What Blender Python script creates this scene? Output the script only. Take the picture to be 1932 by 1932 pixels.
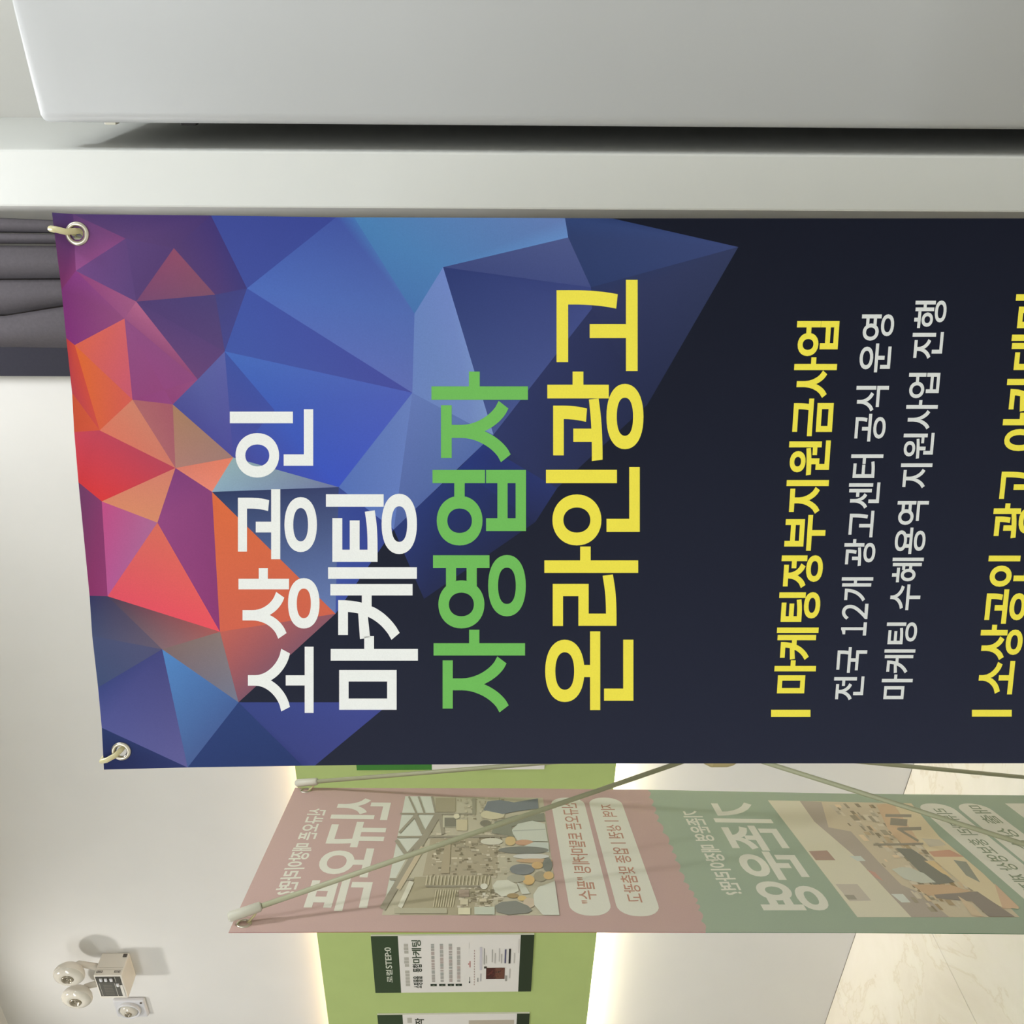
import bpy, bmesh, math, random
from mathutils import Vector, Matrix
from mathutils.geometry import delaunay_2d_cdt

random.seed(7)
S = bpy.context.scene
COL = S.collection
for o in list(bpy.data.objects):
    bpy.data.objects.remove(o)

# ------------------------------------------------------------------ camera
# world: X to the right along the back wall, Y into the back wall, Z up.
# The photograph was taken with the phone held sideways, so the camera is rolled 90 degrees.
FPX, CX, CY, W0 = 1700.0, 908.7, 966.0, 1932.0
H = 1.4
YAW, PITCH = math.radians(30), math.radians(1.0)
CAM = Vector((0, 0, H))
F0 = Vector((-math.sin(YAW), math.cos(YAW), 0))
RT = Vector((math.cos(YAW), math.sin(YAW), 0))
FW = F0 * math.cos(PITCH) - Vector((0, 0, 1)) * math.sin(PITCH)
UP = Vector((0, 0, 1)) * math.cos(PITCH) + F0 * math.sin(PITCH)
cd = bpy.data.cameras.new('camera')
co = bpy.data.objects.new('camera', cd)
COL.objects.link(co)
cd.sensor_width = 36.0
cd.lens = FPX / W0 * 36.0
cd.shift_x = (966.0 - CX) / W0
cd.clip_start = 0.01
m = Matrix((-UP, RT, -FW)).transposed().to_4x4()
m.translation = CAM
co.matrix_world = m
S.camera = co

# ------------------------------------------------------------------ light, world, exposure
S.view_settings.view_transform = 'Standard'
S.view_settings.look = 'None'
S.view_settings.gamma = 1.0
S.view_settings.use_curve_mapping = False
S.view_settings.exposure = -0.12
wd = bpy.data.worlds.new('world')
S.world = wd
wd.use_nodes = True
wd.node_tree.nodes['Background'].inputs[0].default_value = (0.8, 0.8, 0.78, 1)
wd.node_tree.nodes['Background'].inputs[1].default_value = 0.05

ZC = 3.145                      # ceiling height
YB = 2.026                     # back wall


def area(name, loc, size, power, col, sizey=None, rot=(0, 0, 0)):
    l = bpy.data.lights.new(name, 'AREA')
    l.energy = power
    l.color = col
    l.size = size
    if sizey:
        l.shape = 'RECTANGLE'
        l.size_y = sizey
    o = bpy.data.objects.new(name, l)
    o.location = loc
    o.rotation_euler = rot
    COL.objects.link(o)
    return o


area('unseen_panel_light', (-1.4, -1.3, ZC - .02), 1.2, 24, (.92, .96, 1.0), 1.2)
area('unseen_panel_light', (.25, -2.1, ZC - .02), 1.2, 52, (.92, .96, 1.0), 1.2)  # added front fill behind the camera, for the lower partition and cabinet
area('unseen_downlight', (1.08, .95, ZC - .02), .22, 20, (.92, .965, 1.0))
area('unseen_downlight', (-.44, 1.35, ZC - .02), .16, 20, (.95, .97, 1.0))  # added lamp, brightens the curtain and the wall strip beside the partition
area('unseen_downlight', (-3.12, 1.58, ZC - .02), .05, 3.2, (1.0, .98, .95))
area('unseen_panel_light', (-3.4, .2, ZC - .02), 1.0, 28, (.95, .96, 1.0), 1.0)

# ------------------------------------------------------------------ helpers
def lin(c):
    out = []
    for v in c[:3]:
        v = v / 255.0
        out.append(v / 12.92 if v <= .04045 else ((v + .055) / 1.055) ** 2.4)
    return out


def ray(px, py):
    return (FW * FPX - UP * (px - CX) + RT * (CY - py)).normalized()


class Plane:
    def __init__(s, p, n):
        s.p, s.n = Vector(p), Vector(n).normalized()

    def at(s, px, py, off=0.0):
        """world point of this plane seen at a pixel, off metres nearer along the plane normal"""
        d = ray(px, py)
        t = (s.p - CAM).dot(s.n) / d.dot(s.n)
        return CAM + d * t + s.n * off


def ywall(y):
    return Plane((0, y, 0), (0, -1, 0))


ROOTLOC = {}


def tag(o, label=None, cat=None, group=None, kind=None):
    if label: o['label'] = label
    if cat: o['category'] = cat
    if group: o['group'] = group
    if kind: o['kind'] = kind
    return o


def thing(name, label, cat, loc, group=None):
    o = bpy.data.objects.new(name, None)
    o.empty_display_size = .05
    o.location = loc
    COL.objects.link(o)
    ROOTLOC[o] = Vector(loc)
    return tag(o, label, cat, group)


def obj(name, verts, faces, mats, parent=None, cols=None, fmat=None, smooth=False, label=None, kind=None):
    """ONE mesh object; verts in world space. cols: one list of corner colours (sRGB 0-255) per face."""
    base = ROOTLOC.get(parent, Vector((0, 0, 0)))
    me = bpy.data.meshes.new(name)
    me.from_pydata([Vector(v) - base for v in verts], [], faces)
    if not isinstance(mats, (list, tuple)):
        mats = [mats]
    for mm in mats:
        me.materials.append(mm)
    if fmat:
        for p, k in zip(me.polygons, fmat):
            p.material_index = k
    if cols:
        at = me.color_attributes.new('Col', 'FLOAT_COLOR', 'CORNER')
        i = 0
        for p, cs in zip(me.polygons, cols):
            for k in range(p.loop_total):
                c = cs[k] if isinstance(cs, list) else cs
                at.data[i].color = (*lin(c), 1)
                i += 1
    if smooth:
        for p in me.polygons:
            p.use_smooth = True
    o = bpy.data.objects.new(name, me)
    COL.objects.link(o)
    if parent:
        o.parent = parent
        ROOTLOC[o] = base
    if label: o['label'] = label
    if kind: o['kind'] = kind
    return o


def bm_obj(name, bm, mat, parent=None, smooth=False, label=None, kind=None):
    bm.normal_update()
    bmesh.ops.recalc_face_normals(bm, faces=bm.faces)
    bm.verts.index_update()
    vs = [v.co.copy() for v in bm.verts]
    fs = [[v.index for v in f.verts] for f in bm.faces]
    bm.free()
    o = obj(name, vs, fs, mat, parent, smooth=smooth, label=label, kind=kind)
    return o


def bm_box(x0, x1, y0, y1, z0, z1, bev=0.0, seg=2, bm=None):
    own = bm is None
    b = bmesh.new()
    bmesh.ops.create_cube(b, size=1)
    for v in b.verts:
        v.co = Vector(((x0 + x1) / 2 + v.co.x * (x1 - x0), (y0 + y1) / 2 + v.co.y * (y1 - y0),
                       (z0 + z1) / 2 + v.co.z * (z1 - z0)))
    if bev:
        bmesh.ops.bevel(b, geom=list(b.edges), offset=bev, segments=seg, profile=.5, affect='EDGES')
    if own:
        return b
    tmp = bpy.data.meshes.new('t')
    b.to_mesh(tmp)
    b.free()
    bm.from_mesh(tmp)
    bpy.data.meshes.remove(tmp)
    return bm


def bm_tube(pts, r, seg=10, caps=True, bm=None):
    """tube through points; r a number or one radius per point"""
    bm = bm or bmesh.new()
    pts = [Vector(p) for p in pts]
    rs = r if isinstance(r, (list, tuple)) else [r] * len(pts)
    rings = []
    prev = None
    for i, p in enumerate(pts):
        t = (pts[min(i + 1, len(pts) - 1)] - pts[max(i - 1, 0)]).normalized()
        if prev is None:
            n = t.orthogonal().normalized()
        else:
            n = (prev - t * prev.dot(t)).normalized()
        prev = n
        bt = t.cross(n)
        rings.append([bm.verts.new(p + (n * math.cos(a) + bt * math.sin(a)) * rs[i])
                      for a in [2 * math.pi * k / seg for k in range(seg)]])
    for a, b in zip(rings, rings[1:]):
        for k in range(seg):
            bm.faces.new((a[k], a[(k + 1) % seg], b[(k + 1) % seg], b[k]))
    if caps:
        bm.faces.new(rings[0])
        bm.faces.new(rings[-1])
    return bm


def bm_lathe(prof, origin, axis, seg=28, bm=None, xdir=None, sx=1.0):
    """profile (radius, height) turned about axis through origin"""
    bm = bm or bmesh.new()
    axis = Vector(axis).normalized()
    n = Vector(xdir).normalized() if xdir else axis.orthogonal().normalized()
    bt = axis.cross(n)
    o = Vector(origin)
    rings = []
    for r, h in prof:
        if r < 1e-6:
            rings.append([bm.verts.new(o + axis * h)])
        else:
            rings.append([bm.verts.new(o + axis * h + n * (r * sx * math.cos(2 * math.pi * k / seg)) +
                                       bt * (r * math.sin(2 * math.pi * k / seg))) for k in range(seg)])
    for a, b in zip(rings, rings[1:]):
        for k in range(seg):
            k2 = (k + 1) % seg
            if len(a) == 1 and len(b) == 1:
                continue
            if len(a) == 1:
                bm.faces.new((a[0], b[k], b[k2]))
            elif len(b) == 1:
                bm.faces.new((a[k], a[k2], b[0]))
            else:
                bm.faces.new((a[k], a[k2], b[k2], b[k]))
    return bm


# ------------------------------------------------------------------ materials
def mat(name, col, rough=.6, spec=.4, noise=0.0, scale=30.0, bump=0.0, bscale=200.0, metal=0.0):
    mt = bpy.data.materials.new(name)
    mt.use_nodes = True
    nt = mt.node_tree
    b = nt.nodes['Principled BSDF']
    b.inputs['Roughness'].default_value = rough
    b.inputs['Metallic'].default_value = metal
    b.inputs['Specular IOR Level'].default_value = spec
    c = lin(col)
    tc = nt.nodes.new('ShaderNodeTexCoord')
    if noise:
        n = nt.nodes.new('ShaderNodeTexNoise')
        n.inputs['Scale'].default_value = scale
        n.inputs['Detail'].default_value = 5
        nt.links.new(tc.outputs['Object'], n.inputs['Vector'])
        r = nt.nodes.new('ShaderNodeValToRGB')
        r.color_ramp.elements[0].position = .3
        r.color_ramp.elements[1].position = .7
        r.color_ramp.elements[0].color = (*[v * (1 - noise) for v in c], 1)
        r.color_ramp.elements[1].color = (*[min(1, v * (1 + noise)) for v in c], 1)
        nt.links.new(n.outputs[0], r.inputs[0])
        nt.links.new(r.outputs[0], b.inputs['Base Color'])
    else:
        b.inputs['Base Color'].default_value = (*c, 1)
    if bump:
        n2 = nt.nodes.new('ShaderNodeTexNoise')
        n2.inputs['Scale'].default_value = bscale
        n2.inputs['Detail'].default_value = 3
        nt.links.new(tc.outputs['Object'], n2.inputs['Vector'])
        bp = nt.nodes.new('ShaderNodeBump')
        bp.inputs['Strength'].default_value = bump
        bp.inputs['Distance'].default_value = .002
        nt.links.new(n2.outputs[0], bp.inputs['Height'])
        nt.links.new(bp.outputs[0], b.inputs['Normal'])
    return mt


def emit(name, col, k):
    mt = bpy.data.materials.new(name)
    mt.use_nodes = True
    b = mt.node_tree.nodes['Principled BSDF']
    b.inputs['Base Color'].default_value = (*lin(col), 1)
    b.inputs['Emission Color'].default_value = (*lin(col), 1)
    b.inputs['Emission Strength'].default_value = k
    return mt


def print_mat(name, gain, rough, grain=.06, spec=.2):
    """flat print: the colour stored on the mesh, with a faint fabric grain"""
    mt = bpy.data.materials.new(name)
    mt.use_nodes = True
    nt = mt.node_tree
    b = nt.nodes['Principled BSDF']
    b.inputs['Roughness'].default_value = rough
    b.inputs['Specular IOR Level'].default_value = spec
    a = nt.nodes.new('ShaderNodeAttribute')
    a.attribute_name = 'Col'
    tc = nt.nodes.new('ShaderNodeTexCoord')
    n = nt.nodes.new('ShaderNodeTexNoise')
    n.inputs['Scale'].default_value = 700
    n.inputs['Detail'].default_value = 2
    nt.links.new(tc.outputs['Object'], n.inputs['Vector'])
    mr = nt.nodes.new('ShaderNodeMapRange')
    mr.inputs['To Min'].default_value = gain * (1 - grain)
    mr.inputs['To Max'].default_value = gain * (1 + grain)
    nt.links.new(n.outputs[0], mr.inputs['Value'])
    v = nt.nodes.new('ShaderNodeVectorMath')
    v.operation = 'SCALE'
    nt.links.new(a.outputs['Color'], v.inputs[0])
    nt.links.new(mr.outputs[0], v.inputs['Scale'])
    nt.links.new(v.outputs[0], b.inputs['Base Color'])
    return mt


def marble_mat():
    mt = bpy.data.materials.new('marble_tile')
    mt.use_nodes = True
    nt = mt.node_tree
    b = nt.nodes['Principled BSDF']
    b.inputs['Roughness'].default_value = .28
    b.inputs['Specular IOR Level'].default_value = .35
    g = nt.nodes.new('ShaderNodeNewGeometry')
    n = nt.nodes.new('ShaderNodeTexNoise')
    n.inputs['Scale'].default_value = 2.2
    n.inputs['Detail'].default_value = 8
    n.inputs['Roughness'].default_value = .62
    n.inputs['Distortion'].default_value = .7
    nt.links.new(g.outputs['Position'], n.inputs['Vector'])
    r = nt.nodes.new('ShaderNodeValToRGB')
    e = r.color_ramp.elements
    e[0].position, e[0].color = .30, (*lin((206, 200, 186)), 1)
    e[1].position, e[1].color = .62, (*lin((220, 216, 206)), 1)
    k = e.new(.485); k.color = (*lin((215, 210, 198)), 1)
    k = e.new(.50); k.color = (*lin((206, 199, 182)), 1)
    k = e.new(.515); k.color = (*lin((216, 212, 200)), 1)
    nt.links.new(n.outputs[0], r.inputs[0])
    nt.links.new(r.outputs[0], b.inputs['Base Color'])
    return mt


M = {
    'cream': mat('cream_paint', (221, 219, 214), .75, .2, .012, 6, .06, 260),
    'white': mat('white_paint', (224, 225, 221), .6, .3, .008, 5, .05, 260),
    'ceil': mat('ceiling_paint', (218, 217, 212), .8, .2),
    'grout': mat('tile_joint', (176, 164, 136), .8, .2),
    'marble': marble_mat(),
    'lime': mat('lime_board', (172, 190, 118), .55, .3, .02, 9),
    'curtain': mat('charcoal_curtain', (88, 84, 88), .9, .1, .06, 160, .25, 900),
    'navy': mat('dark_blue_lining', (54, 53, 61), .9, .1, .05, 160, .2, 900),
    'gloss': mat('glossy_white_panel', (190, 191, 191), .30, .5, .006, 3),
    'shell': mat('cabinet_shell', (150, 150, 146), .6, .3),
    'black': mat('black_rubber', (24, 22, 20), .6, .3),
    'pole': mat('grey_green_rod', (156, 156, 126), .45, .4),
    'hub': mat('tan_plastic_hub', (190, 172, 124), .5, .4),
    'cap': mat('pale_plastic', (214, 210, 192), .35, .5),
    'socket': mat('rod_socket_plastic', (198, 195, 178), .4, .4),
    'hook': mat('yellowed_plastic_hook', (206, 196, 150), .35, .5),
    'ring': mat('nickel_eyelet', (205, 198, 182), .28, .5, metal=.9),
    'poster': mat('foam_board', (222, 218, 210), .6, .3),
    'plastic': mat('ivory_plastic', (222, 216, 204), .4, .45),
    'lens': mat('clear_lens', (204, 199, 186), .08, .8),
    'reflector': mat('lamp_reflector', (150, 142, 124), .2, .6, metal=.5),
    'plate': mat('grey_white_plastic', (208, 208, 210), .35, .5),
    'slot': mat('dark_slot', (92, 88, 84), .7, .2),
    'back': mat('white_fabric_back', (205, 203, 196), .8, .2),
}
PRINT1 = print_mat('banner_print', 1.08, .6, .07, .06)
PRINT2 = print_mat('banner_back_print', 1.27, .7, .05)
PAPER = print_mat('poster_print', 1.05, .6, .02)

# ------------------------------------------------------------------ setting
XL, XR, YN = -5.2, 1.3, -3.0


def box(name, x0, x1, y0, y1, z0, z1, mt, parent=None, bev=0.0, seg=2, label=None, kind=None, smooth=False):
    return bm_obj(name, bm_box(x0, x1, y0, y1, z0, z1, bev, seg), mt, parent, smooth, label, kind)


box('wall_back', XL, XR, YB, YB + .12, 0, ZC, M['cream'], kind='structure')
box('wall_left', XL - .12, XL, YN, YB + .12, 0, ZC, M['cream'], kind='structure')
box('wall_right', XR, XR + .12, YN, YB + .12, 0, ZC, M['white'], kind='structure')
box('wall_front', XL, XR, YN - .12, YN, 0, ZC, M['cream'], kind='structure')
box('ceiling', XL - .12, XR + .12, YN - .12, YB + .12, ZC, ZC + .1, M['ceil'], kind='structure')
floor = box('floor', XL - .12, XR + .12, YN - .12, YB + .12, -.12, -.012, M['grout'], kind='structure')
TS, JX, JY = .8, -2.438, 1.226
tile_me = None
x = JX - 4 * TS
while x < XR:
    y = JY
    while y > YN - TS:
        xa, xb = max(x, XL) + .0012, min(x + TS, XR) - .0012
        ya, yb = max(y, YN) + .0012, min(y + TS, YB) - .0012
        if xb - xa > .02 and yb - ya > .02:
            if tile_me is None or abs(xb - xa - TS + .0024) > 1e-4 or abs(yb - ya - TS + .0024) > 1e-4:
                t = box('tile', -(xb - xa) / 2, (xb - xa) / 2, -(yb - ya) / 2, (yb - ya) / 2, -.012, 0,
                        M['marble'], floor, bev=.0012, seg=1)
                if abs(xb - xa - TS + .0024) < 1e-4 and abs(yb - ya - TS + .0024) < 1e-4:
                    tile_me = t.data
            else:
                t = bpy.data.objects.new('tile', tile_me)
                COL.objects.link(t)
                t.parent = floor
            t.location = ((xa + xb) / 2, (ya + yb) / 2, 0)
        y -= TS
    x += TS

# white partition fin between the curtain and the cabinet alcove
FY = 1.60
pf = ywall(FY)
fx0 = pf.at(1000, 395.5).x
fx1 = pf.at(1000, 288).x
box('wall_partition', fx0, fx1, FY, YB, 0, ZC, M['white'], bev=.004, seg=2, kind='structure')

# ------------------------------------------------------------------ curtain
CYP = YB - .09
pc = ywall(CYP)
creases = [(409, 414), (439.5, 441), (461.5, 461.5), (526.5, 525), (594, 574), (656, 657)]


def curtain_rows():
    zt = pc.at(0, 550).z
    zb = pc.at(130, 550).z
    return zt, zb


zt, zb = curtain_rows()
cur = thing('curtain', 'charcoal pleated curtain hanging on the wall behind the navy banner', 'curtain',
            (pc.at(60, 560).x, CYP, .06))
rows = [(2.98, 0), (zt, 0), ((zt + zb) / 2, .5), (zb, 1), (zb - .3, 1), (.06, 1)]


def pleat(i, j, matk, name):
    """one rounded pleat between two crease lines, bulging towards the room"""
    n = 12
    vs, fs = [], []
    for z, t in rows:
        pa = pc.at(60, creases[i][0] * (1 - t) + creases[i][1] * t).x
        pb = pc.at(60, creases[j][0] * (1 - t) + creases[j][1] * t).x
        w = abs(pa - pb)
        for k in range(n + 1):
            s = k / n
            xx = pa + (pb - pa) * (s * 1.10)
            dep = .028 * min(1, w / .06) * math.sin(math.pi * min(1, s * .92 + .10)) - .016 * s
            vs.append((xx, CYP - dep, z))
    m_ = n + 1
    for r in range(len(rows) - 1):
        for k in range(n):
            fs.append((r * m_ + k, r * m_ + k + 1, (r + 1) * m_ + k + 1, (r + 1) * m_ + k))
    o = obj(name, vs, fs, matk, cur, smooth=True)
    sd = o.modifiers.new('thickness', 'SOLIDIFY')
    sd.thickness = .0015
    return o


for i in range(5):
    pleat(i, i + 1, M['curtain'], 'pleat')
xa, xb = pc.at(60, 657).x, pc.at(60, 713.5).x
o = box('lining', xb, xa + .004, CYP + .012, CYP + .018, .06, 2.98, M['navy'], cur, label='dark blue flat edge of the curtain')
pr = bm_tube([(xb - .02, CYP, 3.0), (pc.at(60, 409).x + .01, CYP, 3.0)], .011)
bm_obj('curtain_rail', pr, M['shell'], cur)

# ------------------------------------------------------------------ white cabinet air conditioner in the alcove
AY = 1.58
pa_ = ywall(AY)
ax = pa_.at(1100, 241.2).x
aztop = pa_.at(65, 205).z
ac = thing('air_conditioner', 'tall glossy white floor standing air conditioner cabinet beside the partition', 'air conditioner',
           (ax + .28, 1.70, 0))
bm = bmesh.new()
# front panel: gently bowed slab with rounded vertical edges
n, zz = 64, [.05, .7, 1.3, aztop - .05, aztop - .012, aztop - .003, aztop]
wd_ = .56
front, backr = [], []
for z in zz:
    ins = max(0, (z - (aztop - .012)) / .012) ** 2 * .003
    fr = []
    for k in range(n + 1):
        s = k / n
        xx = ax + ins + (wd_ - 2 * ins) * s
        e = min(s, 1 - s) * wd_
        rnd = .008 - math.sqrt(max(0, .008 ** 2 - max(0, .008 - e) ** 2))
        bow = .016 * (1 - (2 * s - 1) ** 2)
        fr.append(bm.verts.new((xx, AY + rnd + .016 - bow + ins, z)))
    fr.append(bm.verts.new((ax + wd_ - ins, AY + .05, z)))
    fr.append(bm.verts.new((ax + ins, AY + .05, z)))
    front.append(fr)
L = len(front[0])
for r0, r1 in zip(front, front[1:]):
    for k in range(L):
        bm.faces.new((r0[k], r0[(k + 1) % L], r1[(k + 1) % L], r1[k]))
bm.faces.new(front[0])
bm.faces.new(front[-1])
fp = bm_obj('front_panel', bm, M['gloss'], ac, smooth=True)
for p in fp.data.polygons:
    if len(p.vertices) > 4:
        p.use_smooth = False
box('body', ax + .012, ax + wd_ - .012, AY + .05, 1.97, .03, aztop - .01, M['shell'], ac, bev=.008)
box('base', ax + .03, ax + wd_ - .03, AY + .07, 1.95, 0, .03, M['black'], ac)
q0, q1 = pa_.at(331, 240), pa_.at(361, 240)
box('latch', ax - .0045, ax + .001, AY + .030, AY + .048, q1.z, q0.z, M['black'], ac, bev=.001, label='small black latch on the side edge')
q0, q1 = pa_.at(186, 240), pa_.at(208, 240)
box('clip', ax - .0040, ax + .001, AY + .028, AY + .046, q1.z, q0.z, M['cap'], ac, bev=.001, label='small white clip on the side edge')

# ------------------------------------------------------------------ lime green board with light strips, on the back wall
GY = YB - .055
pg = ywall(GY)
gz1 = (pg.at(556, 1455).z + pg.at(604, 1800).z) / 2
gz0 = (pg.at(1161, 1455).z + pg.at(1122, 1800).z) / 2
gx1 = -1.02
board = thing('display_board', 'long lime green board lit from behind on the cream wall', 'display board',
              ((XL + gx1) / 2, GY, gz0))
box('panel', XL + .4, gx1, GY, GY + .02, gz0, gz1, M['lime'], board, bev=.001, seg=1)
box('led_strip', XL + .45, gx1 - .04, YB - .034, YB - .016, gz1 - .045, gz1 - .030, emit('warm_led', (255, 214, 176), 13), board,
    label='warm glowing strip behind the upper edge')
box('led_strip', XL + .45, gx1 - .04, YB - .034, YB - .016, gz0 + .024, gz0 + .040, emit('white_led', (255, 242, 222), 58), board,
    label='bright glowing strip behind the lower edge')
for xk in (XL + .6, -3.4, -2.2, gx1 - .12):
    box('standoff', xk - .02, xk + .02, GY + .02, YB - .001, (gz0 + gz1) / 2 - .02, (gz0 + gz1) / 2 + .02, M['shell'], board)

# ------------------------------------------------------------------ lettering
_tc = {}


def text_mesh(body, off, res=4):
    key = (body, off)
    if key in _tc:
        return _tc[key]
    cu = bpy.data.curves.new('t', 'FONT')
    cu.body = body
    cu.size = 1
    cu.offset = off
    cu.resolution_u = res
    cu.fill_mode = 'NONE'
    o = bpy.data.objects.new('t', cu)
    COL.objects.link(o)
    dg = bpy.context.evaluated_depsgraph_get()
    dg.update()
    me = bpy.data.meshes.new_from_object(o.evaluated_get(dg))
    ev = [Vector((v.co.x, v.co.y)) for v in me.vertices]
    ee = [tuple(e.vertices) for e in me.edges]
    nxt = {}
    for a_, b_ in ee:                                  # outline loops keep the font's winding: i -> i+1, closing edge n -> 0
        if b_ == a_ + 1: nxt[a_] = b_
        elif a_ == b_ + 1: nxt[b_] = a_
        else: nxt[max(a_, b_)] = min(a_, b_)
    segs = [(ev[a_], ev[b_]) for a_, b_ in nxt.items()]
    area2 = sum(p.x * q_.y - q_.x * p.y for p, q_ in segs)
    sg = 1 if area2 > 0 else -1
    if off:                                            # embolden: push every outline outwards with mitred corners
        prv = {b_: a_ for a_, b_ in nxt.items()}
        nv = list(ev)
        for k in nxt:
            e1, e2 = ev[k] - ev[prv[k]], ev[nxt[k]] - ev[k]
            if e1.length < 1e-7 or e2.length < 1e-7: continue
            e1.normalize(); e2.normalize()
            m1, m2 = Vector((e1.y, -e1.x)) * sg, Vector((e2.y, -e2.x)) * sg
            bs = m1 + m2
            if bs.length < 1e-4: continue
            bs.normalize()
            mv = bs * (off / max(.5, bs.dot(m1)))
            nv[k] = ev[k] + Vector((mv.x, mv.y * .68))        # level strokes stay a little finer
        ev = nv
        segs = [(ev[a_], ev[b_]) for a_, b_ in nxt.items()]
    cv, ce_, cf_, *_x = delaunay_2d_cdt(ev, list(nxt.items()), [], 0, 1e-5)
    vs, fs = [(p.x, p.y) for p in cv], []
    for t in cf_:
        cx_, cy_ = sum(cv[k].x for k in t) / 3, sum(cv[k].y for k in t) / 3
        wn = 0
        for p, q_ in segs:
            if (p.y > cy_) != (q_.y > cy_):
                if p.x + (q_.x - p.x) * (cy_ - p.y) / (q_.y - p.y) > cx_:
                    wn += 1 if q_.y > p.y else -1
        if wn * sg > 0:
            fs.append(list(t))
    us = sorted({k for t in fs for k in t})
    mp = {k: i_ for i_, k in enumerate(us)}
    vs = [vs[k] for k in us]
    fs = [[mp[k] for k in t] for t in fs]
    bpy.data.objects.remove(o)
    bpy.data.curves.remove(cu)
    bpy.data.meshes.remove(me)
    _tc[key] = (vs, fs)
    return vs, fs


class Sheet:
    """collects flat printed pieces on a plane"""
    def __init__(s, plane, off):
        s.pl, s.off, s.v, s.f, s.c, s.n = plane, off, [], [], [], 0

    def poly(s, pts, col, step=0.0):
        b = len(s.v)
        s.v += [s.pl.at(x, y, s.off + step * s.n) for x, y in pts]
        s.f.append(list(range(b, b + len(pts))))
        s.c.append(col)
        if step: s.n += 1

    def quad3(s, quad):
        return [s.pl.at(x, y, s.off) for x, y in quad]

    def text(s, body, quad, col, off=.03, metric=False):
        """quad: pixels of glyph top-left, top-right, bottom-right, bottom-left"""
        vs, fs = text_mesh(body, off, 10 if len(body) == 1 else 5)
        x0, x1 = min(v[0] for v in vs), max(v[0] for v in vs)
        y0, y1 = min(v[1] for v in vs), max(v[1] for v in vs)
        if metric:
            y0, y1 = -.08 - off, .83 + off
        tl, tr, br, bl = s.quad3(quad)
        b = len(s.v)
        for vx, vy in vs:
            u, w = (vx - x0) / (x1 - x0), (vy - y0) / (y1 - y0)
            s.v.append((bl * (1 - u) + br * u) * (1 - w) + (tl * (1 - u) + tr * u) * w)
        for f in fs:
            s.f.append([b + k for k in f])
            s.c.append(col)

    def rrect(s, quad, col, rad, seg=6):
        """rounded rectangle in the plane from four pixel corners"""
        tl, tr, br, bl = s.quad3(quad)
        b = len(s.v)
        pts = []
        for p, a, c in ((tl, bl, tr), (tr, tl, br), (br, tr, bl), (bl, br, tl)):
            e1, e2 = (a - p).normalized(), (c - p).normalized()
            ce = p + (e1 + e2) * rad
            for k in range(seg + 1):
                t = k / seg * math.pi / 2
                pts.append(ce - e2 * (rad * math.cos(t)) - e1 * (rad * math.sin(t)))
        s.v += pts
        s.f.append(list(range(b, b + len(pts))))
        s.c.append(col)

    def build(s, name, mt, parent, label=None):
        return obj(name, s.v, s.f, mt, parent, cols=s.c, label=label)


def box_quad(x0, x1, y0, y1):
    return [(x0, y1), (x0, y0), (x1, y0), (x1, y1)]


def line_poly(p, q, th):
    dx, dy = q[0] - p[0], q[1] - p[1]
    l = math.hypot(dx, dy)
    nx, ny = -dy / l * th / 2, dx / l * th / 2
    return [(p[0] + nx, p[1] + ny), (q[0] + nx, q[1] + ny), (q[0] - nx, q[1] - ny), (p[0] - nx, p[1] - ny)]


def ell(cx, cy, rx, ry, n=18):
    return [(cx + rx * math.cos(2 * math.pi * k / n), cy + ry * math.sin(2 * math.pi * k / n)) for k in range(n)]


# ------------------------------------------------------------------ navy banner stand (foreground)
ang = math.radians(11.3)
P1 = F0 * .965
d1 = RT * math.cos(ang) - F0 * math.sin(ang)
n1 = d1.cross(Vector((0, 0, 1)))
if n1.dot(CAM - P1) < 0: n1 = -n1
B1 = Plane(P1 + Vector((0, 0, H)), Vector((n1.x, n1.y, 0)) + Vector((0, 0, 0)))
V = dict(
    a=(98, 401), b=(138, 404), c=(398, 406.5), d=(634, 410), e=(668, 410), f=(1066, 411.5), g=(1155, 412),
    h=(237, 450), i=(143, 511), j=(328, 468), k=(257, 569), l=(406, 556), m=(466, 544), n=(116, 546),
    o=(424, 663), p=(235, 601), q=(141, 651), r=(125, 638), s=(250, 754), t=(326, 763), u=(373, 716),
    v=(188, 812), w=(136, 741), x=(140, 815), y=(331, 883), z=(440, 863),
    A=(192, 946), B=(148, 910), C=(400, 928), D=(297, 986), E=(639, 919), F=(778, 741), G=(782, 592),
    H=(836, 504), I=(1072, 448), J=(1393, 466), K=(1115, 542), L=(931, 820), M=(743, 999), N=(633, 1158),
    O=(203, 1125), P=(169, 1124), Q=(415, 1192), R=(306, 1225), S=(450, 1325), T=(185, 1297), U=(192, 1373),
    V=(354, 1448), W=(594, 1444.5), X=(738, 1325), Z=(174, 1200), BL=(196, 1452), LL=(1117, 582),
    Y1=(518, 774), Y2=(886, 799), Y3=(571, 1444.8), Y4=(1221, 764), Y5=(1010, 985), Y6=(1051, 921), Y7=(919, 843),
    Y8=(865, 884), Y9=(820, 1330), YA=(800, 1130), YB=(1090, 650))
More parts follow.
